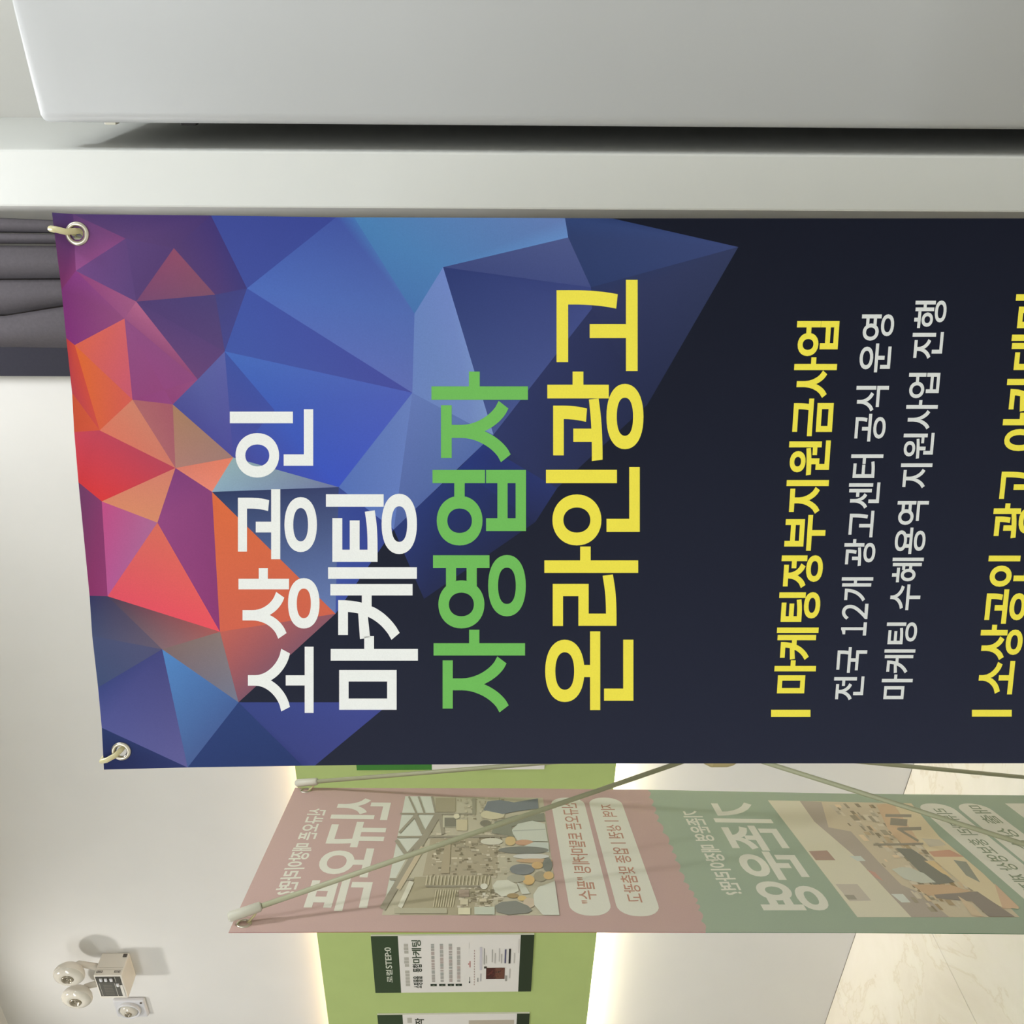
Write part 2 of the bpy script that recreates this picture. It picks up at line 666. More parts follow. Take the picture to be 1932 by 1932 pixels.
POLY = [
    ('abin', [(70, 56, 100), (78, 52, 104), (128, 60, 112), (118, 48, 96)]),
    ('bhi', [(92, 62, 112), (124, 70, 122), (150, 82, 140)]),
    ('bcjh', [(80, 58, 108), (70, 54, 112), (84, 62, 112), (92, 66, 116)]),
    ('cmlj', [(66, 54, 116), (64, 60, 122), (82, 62, 116), (84, 62, 112)]),
    ('hjk', [(92, 68, 122), (84, 62, 114), (88, 64, 116)]),
    ('hki', [(96, 68, 122), (92, 68, 122), (112, 74, 132)]),
    ('jlk', [(140, 76, 104), (124, 80, 104), (118, 72, 112)]),
    ('klo', [(80, 62, 114), (76, 66, 118), (88, 68, 118)]),
    ('lmo', [(68, 68, 126), (66, 68, 132), (72, 72, 138)]),
    ('ikp', [(140, 66, 122), (158, 90, 130), (150, 84, 130)]),
    ('ipqrn', [(132, 62, 130), (142, 78, 124), (128, 54, 120), (126, 50, 118), (118, 50, 112)]),
    ('kup', [(176, 100, 136), (140, 74, 116), (152, 84, 128)]),
    ('pust', [(140, 78, 130), (140, 74, 124), (142, 66, 120), (146, 72, 128)]),
    ('put', [(142, 80, 132), (146, 78, 126), (142, 68, 120)]),
    ('pts', [(142, 80, 132), (144, 70, 122), (142, 70, 122)]),
    ('kou', [(82, 64, 116), (92, 68, 120), (104, 70, 120)]),
    ('qps', [(214, 98, 76), (206, 98, 100), (196, 88, 112)]),
    ('qsv', [(218, 104, 52), (206, 92, 84), (212, 96, 66)]),
    ('rqvw', [(178, 60, 62), (200, 76, 60), (204, 78, 70), (180, 64, 76)]),
    ('wvx', [(196, 84, 54), (208, 88, 64), (200, 80, 58)]),
    ('syv', [(204, 128, 106), (204, 120, 104), (216, 118, 96)]),
    ('sty', [(172, 102, 106), (162, 90, 104), (168, 98, 108)]),
    ('tzy', [(166, 124, 96), (158, 122, 116), (172, 124, 116)]),
    ('tuoz', [(76, 78, 146), (88, 94, 158), (94, 98, 164), (78, 76, 152)]),
    ('oY1z', [(66, 84, 160), (66, 80, 160), (76, 78, 154)]),
    ('oFEzY1', [(72, 106, 186), (80, 96, 182), (62, 84, 190), (72, 76, 152), (66, 92, 182)]),
    ('xvyAB', [(200, 70, 88), (188, 70, 90), (180, 70, 90), (216, 60, 62), (206, 58, 64)]),
    ('AyD', [(214, 134, 104), (208, 124, 108), (214, 138, 106)]),
    ('yzC', [(212, 124, 108), (226, 126, 100), (230, 134, 116)]),
    ('yCQD', [(126, 64, 122), (134, 66, 120), (140, 60, 116), (146, 72, 128)]),
    ('zEC', [(146, 172, 178), (112, 118, 158), (140, 168, 190)]),
    ('cdm', [(62, 74, 150), (58, 70, 146), (66, 80, 156)]),
    ('deGFm', [(66, 84, 160), (70, 112, 176), (82, 106, 176), (96, 110, 180), (78, 106, 184)]),
    ('mFo', [(66, 84, 164), (72, 78, 156), (68, 88, 166)]),
    ('efIHG', [(74, 126, 180), (98, 122, 178), (100, 138, 196), (78, 124, 180), (72, 114, 174)]),
    ('GHLY2F', [(104, 130, 190), (110, 132, 196), (122, 146, 196), (112, 134, 190), (106, 130, 190)]),
    ('FY2LM', [(100, 120, 182), (92, 114, 172), (86, 108, 168), (82, 100, 160)]),
    ('EFM', [(86, 112, 182), (104, 126, 188), (98, 122, 190)]),
    ('HIK', [(62, 72, 124), (76, 86, 136), (68, 78, 130)]),
    ('HK(LL)L', [(46, 58, 112), (58, 68, 124), (64, 74, 130), (72, 86, 142)]),
    ('IfgJK', [(48, 62, 106), (48, 66, 114), (44, 60, 106), (58, 70, 116), (46, 60, 104)]),
    ('KJ(Y4)(LL)', [(44, 54, 94), (50, 58, 92), (38, 44, 74), (48, 54, 92)]),
    ('(LL)(Y4)(Y6)(Y7)L', [(46, 52, 90), (38, 44, 74), (44, 50, 86), (44, 52, 92), (48, 56, 100)]),
    ('L(Y7)(Y6)(Y5)(Y8)', [(44, 60, 126), (42, 54, 116), (44, 54, 104), (40, 46, 82), (40, 56, 120)]),
    ('M(Y8)(Y5)(YA)', [(46, 60, 118), (40, 54, 112), (38, 44, 78), (40, 46, 82)]),
    ('CEN', [(48, 60, 96), (58, 66, 106), (104, 124, 178)]),
    ('EMN', [(58, 74, 146), (52, 66, 140), (66, 84, 164)]),
    ('CNQ', [(218, 108, 66), (206, 100, 78), (208, 100, 80)]),
    ('QNS', [(190, 98, 88), (138, 88, 102), (128, 86, 104)]),
    ('DQO', [(214, 108, 92), (232, 84, 96), (222, 82, 100)]),
    ('ADO', [(190, 78, 132), (170, 104, 148), (178, 88, 148)]),
    ('BAOP', [(108, 60, 100), (130, 60, 106), (142, 58, 110), (136, 52, 102)]),
    ('PORZ', [(50, 52, 92), (66, 62, 92), (104, 92, 110), (70, 78, 112)]),
    ('OQR', [(70, 62, 84), (166, 92, 90), (130, 104, 112)]),
    ('ZRT', [(72, 80, 116), (84, 84, 118), (66, 80, 118)]),
    ('TRVU', [(60, 70, 128), (68, 70, 126), (96, 94, 150), (82, 86, 146)]),
    ('RSV', [(84, 134, 196), (72, 98, 154), (74, 94, 146)]),
    ('RQS', [(126, 104, 104), (136, 118, 114), (116, 120, 142)]),
    ('UV(BL)', [(44, 58, 104), (48, 56, 104), (38, 44, 86)]),
    ('SV(Y3)', [(48, 66, 118), (46, 62, 112), (44, 58, 106)]),
    ('SXW(Y3)', [(58, 70, 132), (68, 76, 146), (62, 68, 128), (54, 60, 118)]),
    ('gfJ', [(30, 36, 60), (30, 36, 60), (40, 46, 76)]),
]


def names(sx):
    out, k = [], 0
    while k < len(sx):
        if sx[k] == '(':
            e = sx.index(')', k)
            out.append(sx[k + 1:e])
            k = e + 1
        elif sx[k] == 'Y' and k + 1 < len(sx) and sx[k + 1] in '123':
            out.append(sx[k:k + 2])
            k += 2
        else:
            out.append(sx[k])
            k += 1
    return out


def inside(pt, pg_):
    c = False
    j = len(pg_) - 1
    for i_ in range(len(pg_)):
        a, b = pg_[i_], pg_[j]
        if (a[1] > pt[1]) != (b[1] > pt[1]) and pt[0] < (b[0] - a[0]) * (pt[1] - a[1]) / (b[1] - a[1]) + a[0]:
            c = not c
        j = i_
    return c


def blend(pt, pts, cs):
    ws = []
    for q_ in pts:
        d = math.hypot(pt[0] - q_[0], pt[1] - q_[1])
        if d < .4:
            return cs[pts.index(q_)]
        ws.append(1 / d ** 2)
    t_ = sum(ws)
    return tuple(sum(w_ * c_[k] for w_, c_ in zip(ws, cs)) / t_ for k in range(3))


def dark(pt):
    """ink of the plain navy lower print"""
    a = min(1, max(0, (pt[1] - 412) / 1030))
    t0, t1 = (22, 25, 38), (40, 43, 59)
    return tuple(t0[k] * (1 - a) + t1[k] * a for k in range(3))


XBOT = 3240
outline = [V[k] for k in 'abcdefg'] + [(1932, 412), (XBOT, 410), (XBOT, 1440), (1932, 1440), (1160, 1440.5), (700, 1443)] + \
          [V[k] for k in ('W', 'Y3', 'V', 'BL', 'U', 'T', 'Z', 'P', 'B', 'x', 'w', 'r', 'n')]
EY = [((146, 441), 11.5), ((229, 1417), 10.0)]     # eyelet centre, hole radius (px)
pts, pid, edges = [], {}, []


def vid(p):
    key = (round(p[0], 2), round(p[1], 2))
    if key not in pid:
        pid[key] = len(pts)
        pts.append(p)
    return pid[key]


for k in range(len(outline)):
    edges.append((vid(outline[k]), vid(outline[(k + 1) % len(outline)])))
polys = []
for nm, cs in POLY:
    pv = [V[k] for k in names(nm)]
    polys.append((pv, cs))
    for k in range(len(pv)):
        e = (vid(pv[k]), vid(pv[(k + 1) % len(pv)]))
        if e not in edges and (e[1], e[0]) not in edges:
            edges.append(e)
for (c_, r_) in EY:
    ring = [vid(q_) for q_ in ell(c_[0], c_[1], r_, r_ * 1.02, 20)]
    for k in range(20):
        edges.append((ring[k], ring[(k + 1) % 20]))
for gx in range(850, 1932, 120):                       # a few inner points so that the plain navy can grade across
    for gy in (520, 700, 900, 1100, 1300):
        if not any(inside((gx, gy), pv) for pv, _ in polys):
            vid((gx, gy))
ov, oe, of, *_r = delaunay_2d_cdt([Vector(p) for p in pts], edges, [], 0, .01)
sv, sf, sc = [B1.at(p.x, p.y) for p in ov], [], []
for f in of:
    pp = [(ov[k].x, ov[k].y) for k in f]
    ce = (sum(p[0] for p in pp) / 3, sum(p[1] for p in pp) / 3)
    if not inside(ce, outline) or any(math.hypot(ce[0] - c_[0], ce[1] - c_[1]) < r_ * .96 for c_, r_ in EY):
        continue
    for pv, cs in polys:
        if inside(ce, pv):
            sc.append([blend(p, pv, cs) for p in pp])
            break
    else:
        sc.append([dark(p) for p in pp])
    sf.append(list(f))
nf = len(sf)
off_ = len(sv)
sv += [p - B1.n * .0008 for p in sv]                    # the white back of the fabric
for f in list(sf):
    sf.append([off_ + k for k in reversed(f)])
    sc.append((205, 203, 196))
base1 = B1.at(1932, 926)
ban = thing('x_banner_stand', 'tall navy banner with a rainbow facet print and white, green and yellow lettering', 'banner stand',
            (base1.x, base1.y, 0), None)
sheet = obj('banner_sheet', sv, sf, [PRINT1, M['back']], ban, cols=sc, fmat=[0] * nf + [1] * nf)

WHT, GRN, YEL, GRY = (236, 237, 235), (112, 184, 92), (236, 222, 78), (214, 216, 214)
TITLE = [('white title lettering', WHT, [('소', 467.8, 591.7, 1220, 1345), ('상', 450, 603, 1072, 1205),
                                         ('공', 449, 598, 923, 1055), ('인', 433.7, 591, 772, 901)]),
         ('white second title lettering', WHT, [('마', 624, 788.5, 1200, 1339), ('케', 619, 786.6, 1070, 1207),
                                                ('팅', 615, 786.6, 931.5, 1060)]),
         ('green title lettering', GRN, [('자', 818, 990.6, 1188, 1344), ('영', 817, 992, 1047, 1185.5),
                                         ('업', 816, 992.4, 886.6, 1029), ('자', 814, 996, 701, 872)]),
         ('large yellow title lettering', YEL, [('온', 1028.6, 1195, 1191, 1339.5), ('라', 1027, 1204, 1031, 1181),
                                                ('인', 1030, 1207, 881, 1029), ('광', 1032.6, 1214, 701, 870),
                                                ('고', 1050, 1203, 528, 700)])]
for lb, c_, gl in TITLE:
    sh = Sheet(B1, .0002)
    for ch, x0, x1, y0, y1 in gl:
        sh.text(ch, box_quad(x0, x1, y0, y1), c_, .026)
    sh.build('lettering', PRINT1, ban, lb)


def chunk_line(sh, chunks, t0, t1, b0, b1, ya, yb, col, off):
    """words along one printed line: glyph tops run t0..t1 and bottoms b0..b1 from pixel ya to yb"""
    def tx(y): return t0 + (t1 - t0) * (ya - y) / (ya - yb)
    def bx(y): return b0 + (b1 - b0) * (ya - y) / (ya - yb)
    for body, y1, y0 in chunks:
        sh.text(body, [(tx(y1), y1), (tx(y0), y0), (bx(y0), y0), (bx(y1), y1)], col, off, True)


sh = Sheet(B1, .0002)
chunk_line(sh, [('마케팅정부지원금사업', 1308, 605.6)], 1457, 1503, 1537, 1586, 1308, 605.6, YEL, .03)
sh.poly([(1454.7, 1352.5), (1454.7, 1339), (1529, 1339), (1529, 1352.5)], YEL)
sh.build('lettering', PRINT1, ban, 'upper small yellow heading')
sh = Sheet(B1, .0002)
chunk_line(sh, [('전국', 1321, 1221), ('１', 1199, 1174), ('２', 1169, 1139), ('개', 1134.5, 1089), ('광고센터', 1068, 857),
                ('공식', 833, 728), ('운영', 702.5, 593)], 1570, 1626, 1629, 1689, 1321, 593, GRY, .016)
sh.build('lettering', PRINT1, ban, 'small white text line')
sh = Sheet(B1, .0002)
chunk_line(sh, [('마케팅', 1319, 1174), ('수혜용역', 1151, 945), ('지원사업', 921, 703.4), ('진행', 677, 567)],
           1660, 1727, 1719, 1788, 1319, 567, GRY, .016)
sh.build('lettering', PRINT1, ban, 'second small white text line')
sh = Sheet(B1, .0002)
chunk_line(sh, [('소상공인', 1310, 1046), ('광고', 1015.5, 882.6), ('아카데미', 851, 555)], 1837, 1916, 1920, 1999, 1310, 558, YEL, .03)
sh.poly([(1833.6, 1352), (1833.6, 1339), (1908.7, 1339), (1908.7, 1352)], YEL)
sh.build('lettering', PRINT1, ban, 'lower small yellow heading')


def eyelet(pl, c_, rad_in, rad_out, parent, seg=28):
    ctr = pl.at(*c_)
    pr_ = [(rad_in, -.0012), (rad_in, .0012), (rad_in * 1.06, .0020), ((rad_in + rad_out) / 2, .0026),
           (rad_out * .97, .0016), (rad_out, .0002), (rad_out * .98, -.0012), (rad_in, -.0012)]
    bm_ = bm_lathe(pr_, ctr, pl.n, seg)
    return bm_obj('eyelet', bm_, M['ring'], parent, smooth=True)


pxm1 = (B1.at(500, 900) - B1.at(500, 901)).length
for k, (c_, r_) in enumerate(EY):
    eyelet(B1, c_, pxm1 * (13.0 if k == 0 else 11.5), pxm1 * (21 if k == 0 else 19.5), ban)
# plastic hooks of the frame coming round the top edge into the eyelets
hk = bm_tube([B1.at(134, 437, -.012), B1.at(100, 432.5, -.006), B1.at(99.5, 432.5, .004), B1.at(112, 434.5, .0075), B1.at(130, 439, .007),
              B1.at(140, 437, .003), B1.at(148, 433, -.006), B1.at(150, 440, -.014)], pxm1 * 5.6, 10)
bm_obj('hook', hk, M['hook'], ban, smooth=True)
hk = bm_tube([B1.at(212, 1412, -.012), B1.at(194, 1433, -.004), B1.at(195, 1433, .004), B1.at(206, 1428.5, .0075), B1.at(221, 1421, .006),
              B1.at(228, 1415, 0), B1.at(230, 1412, -.008), B1.at(233, 1412, -.014)], pxm1 * 5.2, 10)
bm_obj('hook', hk, M['hook'], ban, smooth=True)
# X frame behind the sheet
zlo = B1.at(XBOT, 900).z
hub1 = B1.at(1400, 930, -.17)
hub1 = Vector((hub1.x, hub1.y, .86))
c4 = [B1.at(132, 450, -.012), B1.at(212, 1408, -.012), B1.at(XBOT - 60, 440, -.012), B1.at(XBOT - 60, 1410, -.012)]
for p in c4:
    bm_obj('rod', bm_tube([hub1, p], .0042, 10), M['pole'], ban, smooth=True)
bm_obj('hub', bm_lathe([(0, -.02), (.03, -.02), (.034, -.012), (.034, .012), (.03, .02), (0, .02)], hub1, B1.n), M['hub'], ban)
ft = hub1 - B1.n * .22
bm_obj('rear_leg', bm_tube([hub1, Vector((ft.x, ft.y, .008))], .0042, 10), M['pole'], ban, smooth=True)
for p in (c4[2], c4[3]):
    bm_obj('foot', bm_tube([p, Vector((p.x, p.y, .0))], .006, 10), M['cap'], ban, smooth=True)

# ------------------------------------------------------------------ second banner stand, seen from behind
P2 = RT * -.708 + F0 * 1.52
d2 = (RT * 204 + F0 * 1700).normalized()
n2 = d2.cross(Vector((0, 0, 1)))
if n2.dot(CAM - P2) < 0: n2 = -n2
B2 = Plane(P2 + Vector((0, 0, H)), Vector((n2.x, n2.y, 0)))
PINK, SAGE, PALE = (180, 152, 144), (151, 163, 142), (206, 203, 188)
base2 = B2.at(1700, 1600)
ban2 = thing('x_banner_stand', 'pale pink and sage banner seen from behind with mirrored lettering, before the green board',
             'banner stand', (base2.x, base2.y, 0))
foot_l, foot_r = B2.at(431, 1759), B2.at(557, 1488)
sh = Sheet(B2, 0)
sc2 = []
# pink upper sheet and sage lower sheet meet in a scalloped line
edge = []
ctrl = [(1222, 1490), (1242, 1549), (1264, 1592.5), (1276, 1623), (1292, 1664), (1310.6, 1692), (1320, 1717), (1331.5, 1759)]
for i in range(len(ctrl) - 1):
    (xa_, ya_), (xb_, yb_) = ctrl[i], ctrl[i + 1]
    ns = 2 if i != 0 else 4
    for k in range(ns):
        for q_ in range(5):
            tt = (k + q_ / 5) / ns
            bulge = 6.5 * abs(math.sin(math.pi * q_ / 5))
            edge.append((xa_ + (xb_ - xa_) * tt + bulge - 3, ya_ + (yb_ - ya_) * tt - bulge * .2))
edge.append((1331.5, 1759))
edge[0] = (1222, 1490)
top_edge = [(557, 1486), (720, 1487), (1000, 1487.5)]
low_edge = [(1000, 1758.5), (720, 1758), (431, 1759.5)]
bl_, br_ = Vector((foot_l.x, foot_l.y, .05)), Vector((foot_r.x, foot_r.y, .05))
bfar = B2.at(1932, 1500.5)
bnear = B2.at(1932, 1762)


def zpt(p3, z): return Vector((p3.x, p3.y, z))


pink_pts = [B2.at(*p) for p in top_edge + edge + low_edge]
sage_pts = [B2.at(*p) for p in reversed(edge)] + [B2.at(1600, 1497.5), bfar, zpt(bfar, .05), zpt(bnear, .05), bnear, B2.at(1600, 1759.5)]


def ngon_tris(p3):
    from mathutils.geometry import tessellate_polygon
    return [list(t) for t in tessellate_polygon([p3])]


vv = pink_pts + sage_pts
ff = ngon_tris(pink_pts)
np_ = len(ff)
ff += [[k + len(pink_pts) for k in t] for t in ngon_tris(sage_pts)]
cc = [PINK] * np_ + [SAGE] * (len(ff) - np_)
nb = len(vv)
vv = vv + [p - B2.n * .0008 for p in vv]
fr_ = [[k + nb for k in reversed(t)] for t in ff]
cf = [(186, 52, 60)] * np_ + [(44, 120, 70)] * (len(ff) - np_)
obj('banner_sheet', vv, ff + fr_, PRINT2, ban2, cols=cc + cf)

# mirrored lettering that shows through
sh = Sheet(B2, .0002)
sh.text('신규오픈', [(636, 1505.6), (564.6, 1718), (693.5, 1720), (741.6, 1507)], PALE, .036)
sh.build('lettering', PRINT2, ban2, 'large pale mirrored title on pink')
sh = Sheet(B2, .0002)
sh.text('신규오픈 매장이라면?', [(584, 1525), (516, 1689), (556, 1687), (617, 1526)], PALE, .030)
sh.build('lettering', PRINT2, ban2, 'small pale mirrored line on pink')
sh = Sheet(B2, .0002)
sh.text('기존운영', [(1329, 1513), (1441, 1718), (1574.5, 1718), (1433, 1515)], PALE, .036)
sh.build('lettering', PRINT2, ban2, 'large pale mirrored title on sage')
sh = Sheet(B2, .0002)
sh.text('기존운영 매장이라면?', [(1284, 1530), (1366, 1689), (1404, 1688), (1320, 1530)], PALE, .030)
sh.build('lettering', PRINT2, ban2, 'small pale mirrored line on sage')
RED, MOSS = (176, 132, 112), (134, 142, 116)
PILLS = [([(1038, 1505), (1077, 1728), (1157, 1728), (1100, 1505)], [(1058, 1514), (1094, 1705), (1129, 1705), (1087, 1514)],
          '신규오픈 토탈마케팅 "필수"', RED),
         ([(1108.6, 1505), (1168, 1729), (1249.6, 1729), (1169.7, 1505)], [(1131, 1518), (1183.4, 1703), (1217, 1703), (1157, 1518)],
          '지역ㅣ상권ㅣ업종 맞춤광고', RED),
         ([(1725, 1516), (1972, 1731), (2055, 1731), (1788, 1516)], [(1757, 1526), (1935, 1683), (1975, 1683), (1786, 1526)],
          '리뷰관리 홍보영상 제작', MOSS),
         ([(1797, 1516), (2060, 1731), (2141, 1731), (1855, 1516)], [(1823, 1520), (2010, 1680), (2055, 1680), (1852, 1520)],
          '매출 상승 마케팅', MOSS)]
for qd, tq, body, c_ in PILLS:
    shp = Sheet(B2, .0002)
    shp.rrect(qd, PALE, .034)
    shp.off = .0004
    shp.text(body, tq, c_, .012)
    shp.build('caption_pill', PRINT2, ban2)
sh = Sheet(B2, .0002)
sh.poly([(1896, 1516), (2180, 1731), (2400, 1731), (2060, 1516)], PALE)
sh.build('caption_card', PRINT2, ban2)

# printed market photograph (pale, from behind)
sh = Sheet(B2, .0002)


def t1(p): return (690 + p[0] / 5.22, 1490 + p[1] / 5.22)


def a1(pl_, c_): sh.poly([t1(p) for p in pl_], tuple(c_[k] * .90 + (192, 186, 166)[k] * .10 for k in range(3)), .0000022)


def rc(x0, y0, x1, y1): return [(x0, y0), (x1, y0), (x1, y1), (x0, y1)]


a1([(390, 65), (1745, 80), (1910, 1240), (160, 1235)], (178, 170, 147))
a1([(390, 65), (660, 66), (700, 240), (570, 430), (420, 640), (300, 860), (230, 1040), (190, 1140), (175, 1180)], (197, 198, 184))
a1([(480, 860), (1240, 840), (1250, 1235), (330, 1235)], (158, 148, 122))
a1([(640, 480), (1300, 480), (1300, 850), (560, 850)], (162, 150, 126))
rnd = random.Random(3)
for k in range(340):                                  # goods on the shelves and the crowd before them
    x_, y_ = rnd.uniform(640, 1400), rnd.uniform(400, 850)
    if k % 3 == 0: x_, y_ = rnd.uniform(880, 1340), rnd.uniform(960, 1160)
    w_, h_ = rnd.uniform(10, 60), rnd.uniform(5, 26)
    g_ = rnd.choice((-52, -38, -26, -14, 8, 22, 30))
    a1(rc(x_, y_, x_ + w_, y_ + h_), (170 + g_, 160 + g_, 138 + g_))
for k in range(90):
    x_, y_ = rnd.uniform(890, 1340), rnd.uniform(80, 300)
    w_, h_ = rnd.uniform(8, 35), rnd.uniform(6, 26)
    g_ = rnd.uniform(-34, 26)
    a1(rc(x_, y_, x_ + w_, y_ + h_), (172 + g_, 162 + g_, 138 + g_))
for k in range(18):
    g_ = 30 * (k % 2)
    a1([(600 + k * 36, 850), (614 + k * 36, 850), (600 + k * 36, 945), (586 + k * 36, 945)], (188, 178, 150))
for k in range(9):
    a1([(690 + k * 24, 990), (700 + k * 24, 990), (670 + k * 24, 1160), (660 + k * 24, 1160)], (190, 180, 150))
BR = (146, 138, 120)
for p, q_, th in [((340, 240), (1080, 243), 16), ((310, 470), (1400, 462), 20), ((715, 240), (165, 1180), 62), ((330, 430), (500, 245), 24),
                  ((480, 250), (565, 435), 34), ((425, 70), (585, 430), 18), ((520, 70), (580, 240), 18), ((650, 70), (690, 240), 18),
                  ((300, 500), (405, 650), 38), ((560, 470), (400, 650), 26), ((590, 955), (1180, 955), 16), ((730, 240), (765, 440), 36),
                  ((235, 885), (470, 890), 22)]:
    a1(line_poly(p, q_, th), BR)
a1(line_poly((565, 570), (320, 985), 46), (186, 170, 142))
a1(line_poly((452, 910), (335, 1165), 46), (206, 202, 182))
a1(rc(280, 1170, 800, 1225), (168, 162, 138))
a1(rc(690, 85, 885, 225), (152, 142, 118))
a1(rc(1050, 90, 1085, 250), (142, 136, 116))
a1([(790, 480), (838, 545), (822, 830), (735, 830)], (164, 150, 124))
a1(rc(760, 262, 892, 376), (186, 180, 156))
a1(rc(776, 280, 890, 370), (118, 114, 100))
a1(rc(892, 300, 1000, 408), (190, 178, 146))
a1(ell(895, 266, 30, 26), (208, 200, 172))
a1(ell(1250, 250, 120, 46), (196, 186, 156))
a1([(1200, 120), (1320, 105), (1460, 130), (1695, 90), (1702, 190), (1500, 215), (1350, 245), (1160, 205)], (114, 118, 122))
a1(ell(1180, 335, 55, 32), (120, 115, 100))
a1([(1270, 320), (1480, 255), (1755, 235), (1765, 315), (1600, 315), (1440, 370), (1465, 470), (1240, 430)], (130, 130, 114))
a1([(1440, 400), (1500, 340), (1640, 310), (1765, 340), (1795, 515), (1500, 510), (1450, 440)], (192, 194, 180))
a1(line_poly((1450, 410), (1770, 395), 10), (168, 170, 158))
a1(ell(1240, 515, 110, 34), (202, 197, 178))
a1(ell(1425, 510, 52, 46), (196, 170, 122))
a1(ell(1560, 525, 90, 28), (188, 146, 118))
a1([(1560, 560), (1660, 520), (1800, 525), (1805, 620), (1580, 600)], (186, 190, 180))
a1(ell(1555, 600, 250, 36), (118, 118, 110))
a1(ell(1630, 662, 180, 26), (198, 196, 188))
a1(ell(1660, 705, 180, 22), (184, 152, 118))
a1(ell(1540, 790, 122, 54), (122, 124, 124))
a1(ell(1690, 750, 56, 36), (198, 164, 116))
a1(ell(1790, 745, 46, 70), (118, 120, 112))
a1(ell(1720, 860, 66, 52), (146, 138, 118))
a1(ell(1605, 895, 58, 50), (200, 166, 112))
a1(ell(1800, 850, 50, 40), (196, 164, 114))
a1(ell(1480, 880, 90, 40), (160, 156, 138))
a1(ell(1165, 957, 36, 28), (206, 202, 186))
a1([(1250, 950), (1290, 900), (1400, 895), (1490, 940), (1510, 1000), (1400, 1050), (1340, 1060), (1270, 1010)], (202, 200, 182))
a1([(1490, 920), (1570, 950), (1620, 1030), (1540, 1035)], (197, 197, 182))
a1(ell(1450, 1050, 60, 24), (150, 128, 92))
a1(ell(1540, 1075, 46, 26), (200, 172, 116))
a1(ell(1610, 1120, 60, 50), (190, 172, 150))
a1([(1650, 1040), (1700, 965), (1862, 905), (1908, 1240), (1745, 1240), (1660, 1140)], (200, 200, 186))
a1([(1270, 1150), (1340, 1110), (1480, 1100), (1600, 1150), (1640, 1195), (1600, 1220), (1400, 1238), (1290, 1210)], (122, 122, 114))
a1(rc(910, 1168, 1030, 1236), (206, 199, 168))
a1(rc(1070, 1160, 1270, 1236), (184, 188, 170))
a1(rc(918, 992, 1020, 1060), (160, 142, 126))
a1(rc(930, 1082, 1008, 1140), (192, 182, 154))
a1(rc(1150, 1020, 1180, 1050), (206, 200, 184))
a1(rc(1120, 1080, 1190, 1110), (196, 184, 156))
sh.build('printed_photo', PRINT2, ban2)

# printed classroom photograph
sh = Sheet(B2, .0002)


def t1(p): return (1420 + p[0] / 3.773, 1500 + p[1] / 3.773)


a1([(108, 38), (1130, 60), (1330, 300), (1900, 870), (745, 870)], (192, 178, 152))
a1([(108, 38), (335, 42), (440, 190), (720, 430), (1130, 870), (745, 870)], (204, 197, 174))
a1([(335, 42), (490, 50), (540, 230), (700, 260), (900, 480), (1060, 640), (1200, 700), (1400, 870), (1130, 870), (720, 430), (440, 190)],
   (166, 154, 140))
a1([(400, 400), (530, 395), (590, 465), (450, 465)], (160, 134, 120))
a1([(590, 635), (745, 635), (845, 752), (690, 756)], (184, 174, 158))
a1([(650, 710), (720, 712), (745, 745), (680, 745)], (150, 142, 126))
a1([(690, 435), (770, 435), (805, 470), (745, 470)], (190, 194, 184))
a1([(985, 705), (1070, 705), (1125, 765), (1060, 765)], (198, 200, 190))
a1([(810, 530), (870, 550), (930, 612), (880, 592)], (186, 144, 130))
for k in range(330):
    t_ = rnd.random()
    bx_ = 500 + 640 * t_ + rnd.uniform(-20, 560)
    by_ = 55 + 780 * t_ * rnd.uniform(.85, 1.02)
    if bx_ > 1010 + 640 * t_ or bx_ < 520 + 700 * t_: continue
    w_, h_ = rnd.uniform(10, 46), rnd.uniform(10, 46)
    sk = h_ * .95
    g_ = rnd.choice((-46, -34, -26, -10, 6, 14, 20))
    wm = rnd.choice((0, 0, 10))
    a1([(bx_, by_), (bx_ + w_, by_), (bx_ + w_ + sk, by_ + h_), (bx_ + sk, by_ + h_)], (182 + g_ + wm, 170 + g_, 148 + g_ - wm))
a1([(1000, 60), (1130, 62), (1330, 300), (1640, 560), (1900, 815), (1770, 800), (1500, 640), (1300, 470), (1180, 330)], (204, 188, 154))
a1([(880, 70), (1000, 62), (1190, 340), (1060, 350), (960, 240)], (196, 168, 136))
for p, q_, th in [((860, 355), (1215, 350), 14), ((945, 148), (1130, 150), 20), ((1030, 240), (1180, 330), 16), ((1040, 245), (1200, 240), 24),
                  ((980, 190), (1100, 200), 50)]:
    a1(line_poly(p, q_, th), (140, 132, 116))
a1([(1020, 380), (1130, 385), (1200, 430), (1310, 520), (1440, 622), (1290, 642), (1190, 550)], (122, 120, 108))
a1([(990, 530), (1060, 515), (1120, 520), (1220, 560), (1305, 625), (1200, 630), (1080, 600)], (188, 188, 172))
a1([(1220, 470), (1290, 470), (1420, 590), (1350, 560)], (204, 178, 134))
a1([(1250, 405), (1400, 392), (1505, 442), (1290, 442)], (190, 146, 122))
a1([(1430, 465), (1520, 478), (1620, 625), (1520, 575)], (138, 138, 124))
a1([(1130, 640), (1400, 640), (1560, 690), (1250, 720)], (190, 160, 128))
a1([(1290, 712), (1600, 690), (1865, 868), (1680, 868), (1560, 760), (1310, 738)], (134, 124, 114))
a1([(1460, 720), (1560, 780), (1640, 868), (1560, 860)], (198, 176, 146))
a1([(1720, 630), (1900, 805), (1780, 812)], (196, 166, 138))
a1([(1200, 310), (1330, 320), (1380, 360), (1260, 372)], (186, 176, 154))
sh.build('printed_photo', PRINT2, ban2)

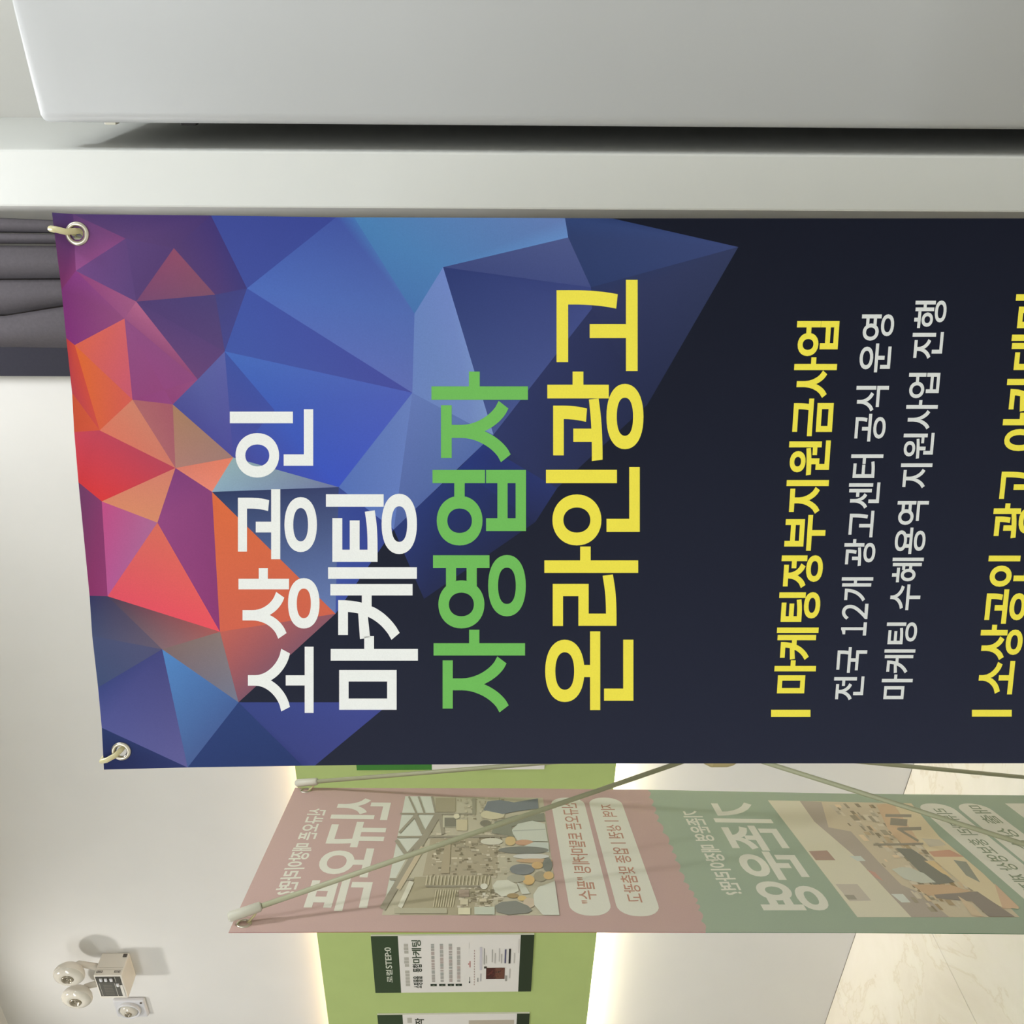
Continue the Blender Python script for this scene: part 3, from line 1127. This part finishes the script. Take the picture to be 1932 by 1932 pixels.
for c_ in ((460, 1743), (577, 1491.5)):
    eyelet(B2, c_, .0085, .0135, ban2, 22)
# X frame of the second stand, on its back
pm = B2.at(1390, 1600)
mid = (foot_l + foot_r) / 2
hub2 = Vector((mid.x, mid.y, 0)) + B2.n * .205
hub2.z = H - (1362 - 879) / FPX * (hub2 - CAM).dot(F0)
tl2, tr2 = B2.at(433, 1745, .014), B2.at(560, 1488.5, .014)
near_low = Vector((foot_l.x, foot_l.y, .05)) + B2.n * .014
far_low = Vector((foot_r.x, foot_r.y, .05)) + B2.n * .014
for p in (tl2, tr2, near_low, far_low):
    bm_obj('rod', bm_tube([hub2 + (p - hub2) * .06, p], .0046, 10), M['pole'], ban2, smooth=True)
for p in (tl2, tr2):
    dd = (hub2 - p).normalized()
    bm_obj('rod_socket', bm_tube([p - dd * .002, p + dd * .002, p + dd * .052, p + dd * .055], [.0062, .0088, .0084, .006], 12), M['socket'], ban2, smooth=True)
    e_ = B2.at(461, 1742) if p is tl2 else B2.at(578, 1491)
    bm_obj('hook', bm_tube([p + dd * .05, p + dd * .03 + (e_ - p) * .5 - B2.n * .002, e_ - B2.n * .006], .0022, 8), M['hook'], ban2, smooth=True)
ax2 = Vector((0, 0, 1))
bm_obj('hub', bm_lathe([(0, -.036), (.024, -.036), (.033, -.022), (.036, -.01), (.036, .022), (.030, .034), (0, .034)], hub2, ax2, 20), M['hub'], ban2, smooth=False)
lg = hub2 + B2.n * .30
bm_obj('rear_leg', bm_tube([hub2, Vector((lg.x, lg.y, .006))], .0046, 10), M['pole'], ban2, smooth=True)
for p in (near_low, far_low):
    bm_obj('foot', bm_tube([p, Vector((p.x, p.y, 0))], .007, 10), M['cap'], ban2, smooth=True)

# ------------------------------------------------------------------ notices on the green board
PY = GY - .006
pp_ = ywall(PY)
pz1 = pp_.at(703.7, 1818).z
pz0 = pp_.at(1005, 1818).z
pw = abs(pp_.at(850, 1765).x - pp_.at(850, 1872).x)
xs = [pp_.at(850, 1872).x]
gap = abs(pp_.at(860, 1913.5).x - xs[0])             # left neighbour starts its right edge here
xs_all = [xs[0] - (gap + pw) + pw * 0, xs[0]]
pitch = pw + (xs[0] - pp_.at(860, 1913.5).x)


def notice(x0, label, hdr, content, hh=.165, foot=True):
    nt_ = thing('notice_board', label, 'notice', (x0 + pw / 2, PY, pz0), 'notices on the green board')
    box('backing', x0, x0 + pw, PY, GY, pz0, pz1, M['poster'], nt_)
    hgt = pz1 - pz0

    class Flat(Plane):
        def at(s, u, t, off=0.0):
            return Vector((x0 + u * pw, PY - off, pz1 - t * hgt))
    fl = Flat((0, PY, 0), (0, -1, 0))
    sh_ = Sheet(fl, .0002)

    def r_(u0, u1, t0_, t1_, c_): sh_.poly([(u0, t0_), (u1, t0_), (u1, t1_), (u0, t1_)], c_)
    r_(0, 1, 0, hh, hdr)
    sh_.build('header_band', PAPER, nt_, 'dark green top band')
    if foot:
        sh_ = Sheet(fl, .0002)
        r_(0, 1, .917, 1, (40, 52, 32))
        sh_.build('footer_band', PAPER, nt_, 'dark green bottom band')
    if content:
        sh_ = Sheet(fl, .0003)

        def r_(u0, u1, t0_, t1_, c_): sh_.poly([(u0, t0_), (u1, t0_), (u1, t1_), (u0, t1_)], c_, .000008)
        content(sh_, r_)
        sh_.build('notice_print', PAPER, nt_)['kind'] = 'stuff'
    return nt_


INK, GREY = (36, 44, 30), (158, 152, 140)


def full(sh_, r_):
    def tx(body, u0, u1, t0_, t1_, c_, of_=.02):
        sh_.text(body, [(u0, t0_), (u1, t0_), (u1, t1_), (u0, t1_)], c_, of_)
    tx('로컬', .19, .42, .078, .118, (196, 198, 182))
    tx('STEP:0', .44, .81, .078, .118, (196, 198, 182))
    rr = random.Random(5)
    for k in range(13):
        if k in (5, 9): continue
        r_(.12 + k * .058, .12 + k * .058 + .05, .195 + rr.uniform(0, .004), .225, (172, 168, 156))
    tx('쇼핑몰을', .08, .30, .246, .305, INK, .03)
    tx('통합', .37, .52, .246, .305, INK, .03)
    tx('마케팅', .53, .93, .246, .305, (70, 82, 62), .03)
    for t_ in (.375, .430, .485, .535):
        r_(.115, .155, t_ - .020, t_ + .020, (34, 46, 32))
        r_(.128, .142, t_ - .006, t_ + .006, (120, 126, 108))
        u_ = .19
        e_ = .86 if t_ < .5 else .80
        while u_ < e_:
            w_ = rr.uniform(.03, .07)
            r_(u_, min(e_, u_ + w_), t_ - .010, t_ + .010, (166 + rr.uniform(-8, 8), 160, 152))
            u_ += w_ + rr.uniform(.004, .016)
    r_(.17, .20, .600, .608, (40, 40, 40)); r_(.205, .28, .603, .606, (60, 50, 46))
    r_(.45, .56, .604, .609, (170, 70, 60)); r_(.50, .52, .595, .600, (170, 60, 50))
    r_(.78, .88, .600, .602, (190, 186, 176))
    for k in range(14):
        r_(.13 + k * .046, .13 + k * .046 + .025, .632, .636, (150, 118, 108))
    r_(.40, .80, .668, .682, (190, 186, 192)); r_(.20, .34, .674, .678, (120, 118, 124)); r_(.19, .26, .653, .660, (150, 148, 142))
    r_(.24, .44, .708, .826, (84, 50, 40)); r_(.245, .435, .712, .762, (72, 36, 30)); r_(.245, .435, .768, .822, (104, 68, 52))
    for k in range(26):
        u0_, t0_ = rr.uniform(.245, .41), rr.uniform(.712, .81)
        r_(u0_, u0_ + .02, t0_, t0_ + .008, (84 + rr.uniform(-24, 24), 50, 42))
    r_(.43, .465, .695, .712, (70, 66, 58)); r_(.20, .30, .830, .842, (150, 148, 138))
    for t_, a_, b_, c_ in [(.692, .50, .78, (150, 148, 140)), (.705, .52, .66, (176, 172, 162)), (.742, .54, .76, (160, 158, 150)),
                           (.760, .52, .70, (172, 168, 160)), (.786, .55, .78, (176, 172, 166)), (.800, .52, .68, (166, 162, 156)),
                           (.880, .52, .70, (180, 176, 168)), (.855, .25, .42, (178, 174, 166)), (.905, .70, .94, (196, 192, 184))]:
        r_(a_, b_, t_, t_ + .006, c_)
    r_(.52, .76, .822, .832, (84, 82, 108)); r_(.515, .77, .848, .860, (36, 34, 34))


def part(sh_, r_):
    sh_.text('작', [(.80, .245), (.93, .245), (.93, .305), (.80, .305)], INK, .03)
    r_(.84, .94, .195, .225, (176, 172, 160))
    r_(.20, .88, .60, .90, (178, 168, 150))


notice(xs[0], 'notice with dark green bands and printed lines, just left of the pink banner', (50, 66, 42), full)
notice(xs[0] - pitch, 'notice at the far left of the row, cut by the picture edge', (50, 66, 42), part)
notice(xs[0] + pitch, 'notice hidden mostly behind the pink banner', (50, 66, 42), None)
x1r = pp_.at(850, 1450.5).x
notice(x1r - .004, 'notice with a bright green top, peeping out beside the navy banner', (62, 122, 50), None, .40, False)

# ------------------------------------------------------------------ emergency light on the wall
dpt = .087
EYY = YB - dpt
pe = ywall(EYY)
e_tl = pe.at(191, 1883.6)
e_tr = pe.at(175, 1841)
e_br = pe.at(229.5, 1841)
ex0, ex1 = e_tl.x, e_tr.x
ez1 = (pe.at(175, 1841).z + pe.at(191, 1883.6).z) / 2
ez0 = (pe.at(229, 1841).z + pe.at(243.5, 1883.6).z) / 2
em = thing('emergency_light', 'ivory emergency light box with two round lamp heads high on the cream wall', 'emergency light',
           ((ex0 + ex1) / 2, YB, ez0))
box('housing', ex0, ex1, EYY, YB, ez0, ez1, M['plastic'], em, bev=.004)
w_, h_ = ex1 - ex0, ez1 - ez0


class FlatE(Plane):
    def at(s, u, t, off=0.0):
        return Vector((ex0 + u * w_, EYY - off, ez1 - t * h_))


fe = FlatE((0, EYY, 0), (0, -1, 0))
sh = Sheet(fe, .0006)
sh.poly([(.10, .05), (.96, .05), (.96, .93), (.10, .93)], (88, 86, 80))
sh.off = .0009
sh.poly([(.70, .05), (.96, .05), (.96, .93), (.70, .93)], (74, 72, 66))
sh.build('label_panel', PAPER, em, 'dark grey printed label')
sh = Sheet(fe, .0012)
sh.poly([(.10, .66), (.68, .66), (.68, .675), (.10, .675)], (190, 186, 176))
sh.poly([(.12, .12), (.66, .12), (.66, .135), (.12, .135)], (170, 166, 156))
sh.poly([(.72, .73), (.96, .73), (.96, .745), (.72, .745)], (180, 176, 166))
sh.poly([(.08, .83), (.60, .83), (.60, .93), (.08, .93)], (206, 202, 192))
for k in range(7):
    sh.poly([(.16 + k * .07, .25), (.19 + k * .07, .25), (.19 + k * .07, .56), (.16 + k * .07, .56)], (112, 108, 100))
sh.build('label_print', PAPER, em)
for t_ in (.30, .47, .66, .84):
    u_ = .84 if t_ < .8 else .62
    b_ = fe.at(u_, t_ - .06)
    bm_obj('button', bm_box(b_.x - .008, b_.x + .008, EYY - .006, EYY, b_.z - .005, b_.z + .005, .0015, 1), M['plate'], em)
# ribs and slots on the right side face
for yy in (EYY + .022, EYY + .030):
    box('rib', ex1, ex1 + .0016, yy, yy + .002, ez0 + .004, ez1 - .004, M['plastic'], em)
for zc_ in (.17, .80):
    for k in range(5):
        zz_ = ez1 - h_ * zc_ - (k - 2) * .0045
        box('vent_slot', ex1 - .001, ex1 + .0008, EYY + .010, EYY + .019, zz_ - .0011, zz_ + .0011, M['slot'], em)
zz_ = ez0 + .012
box('switch', ex1, ex1 + .003, YB - .018, YB - .006, zz_ - .007, zz_ + .007, M['slot'], em, bev=.001, seg=1)


def head(px, py, yy, rad, side):
    c_ = ywall(yy).at(px, py)
    ax_ = Vector((0, -1, -.06)).normalized()
    h0 = bm_lathe([(0, -.032), (rad * .35, -.030), (rad * .70, -.022), (rad * .92, -.010), (rad, 0), (rad * 1.01, .006),
                   (rad * .96, .011)], c_, ax_, 32)
    hd = bm_obj('lamp_head', h0, M['plastic'], em, smooth=True)
    bm_obj('lens', bm_lathe([(rad * .96, .011), (rad * .90, .015), (rad * .7, .020), (rad * .42, .023), (rad * .38, .020)], c_, ax_, 32),
           M['lens'], hd, smooth=True)
    bm_obj('bulb_ring', bm_lathe([(rad * .40, .021), (rad * .36, .026), (rad * .28, .026), (rad * .24, .018), (rad * .10, .017), (rad * .08, .022), (0, .024)],
                                 c_, ax_, 24), M['reflector'], hd, smooth=True)
    jx = c_.x * .35 + ((ex0 + ex1) / 2 + side * .03) * .65
    bm_obj('swivel_neck', bm_tube([c_ - ax_ * .024, c_ - ax_ * .034 + Vector((0, .004, -.02)), Vector((jx, EYY + .045, ez1 - .002))], [.010, .010, .012], 12),
           M['plastic'], em, smooth=True)


head(131, 1837, EYY + .005, .053, 1)
head(146, 1880, EYY + .005, .053, -1)

# ------------------------------------------------------------------ small square sensor lamp
ps = ywall(YB - .016)
a_, b_ = ps.at(216, 1920), ps.at(277, 1888)
sx0, sx1 = a_.x, b_.x
szm = (ps.at(217, 1905).z + ps.at(276, 1905).z) / 2
shh = abs(ps.at(217, 1905).z - ps.at(276, 1905).z) / 2
sn = thing('alarm_plate', 'small square grey white plate with a round clear dome, below the emergency light', 'sensor', ((sx0 + sx1) / 2, YB, szm - shh))
box('plate', sx0, sx1, YB - .016, YB, szm - shh, szm + shh, M['plate'], sn, bev=.006, seg=3, smooth=False)
cc_ = Vector(((sx0 + sx1) / 2, YB - .016, szm + .004))
rr_ = min(sx1 - sx0, 2 * shh) * .42
bm_obj('collar', bm_lathe([(rr_, 0), (rr_ * .98, .010), (rr_ * .90, .013), (rr_ * .80, .008), (rr_ * .78, 0)], cc_, (0, -1, 0), 32), M['plate'], sn, smooth=True)
bm_obj('dome', bm_lathe([(rr_ * .78, .002), (rr_ * .70, .012), (rr_ * .5, .018), (rr_ * .25, .020), (0, .021)], cc_, (0, -1, 0), 28), M['lens'], sn, smooth=True)
bm_obj('bulb', bm_lathe([(rr_ * .30, .018), (rr_ * .28, .024), (rr_ * .18, .024), (rr_ * .12, .018), (0, .024)], cc_, (0, -1, -.1), 20), M['reflector'], sn, smooth=True)
bm_obj('indicator', bm_lathe([(.004, 0), (.004, .003), (0, .004)], Vector((sx1 - .012, YB - .016, szm - shh + .012)), (0, -1, 0), 12), M['slot'], sn)
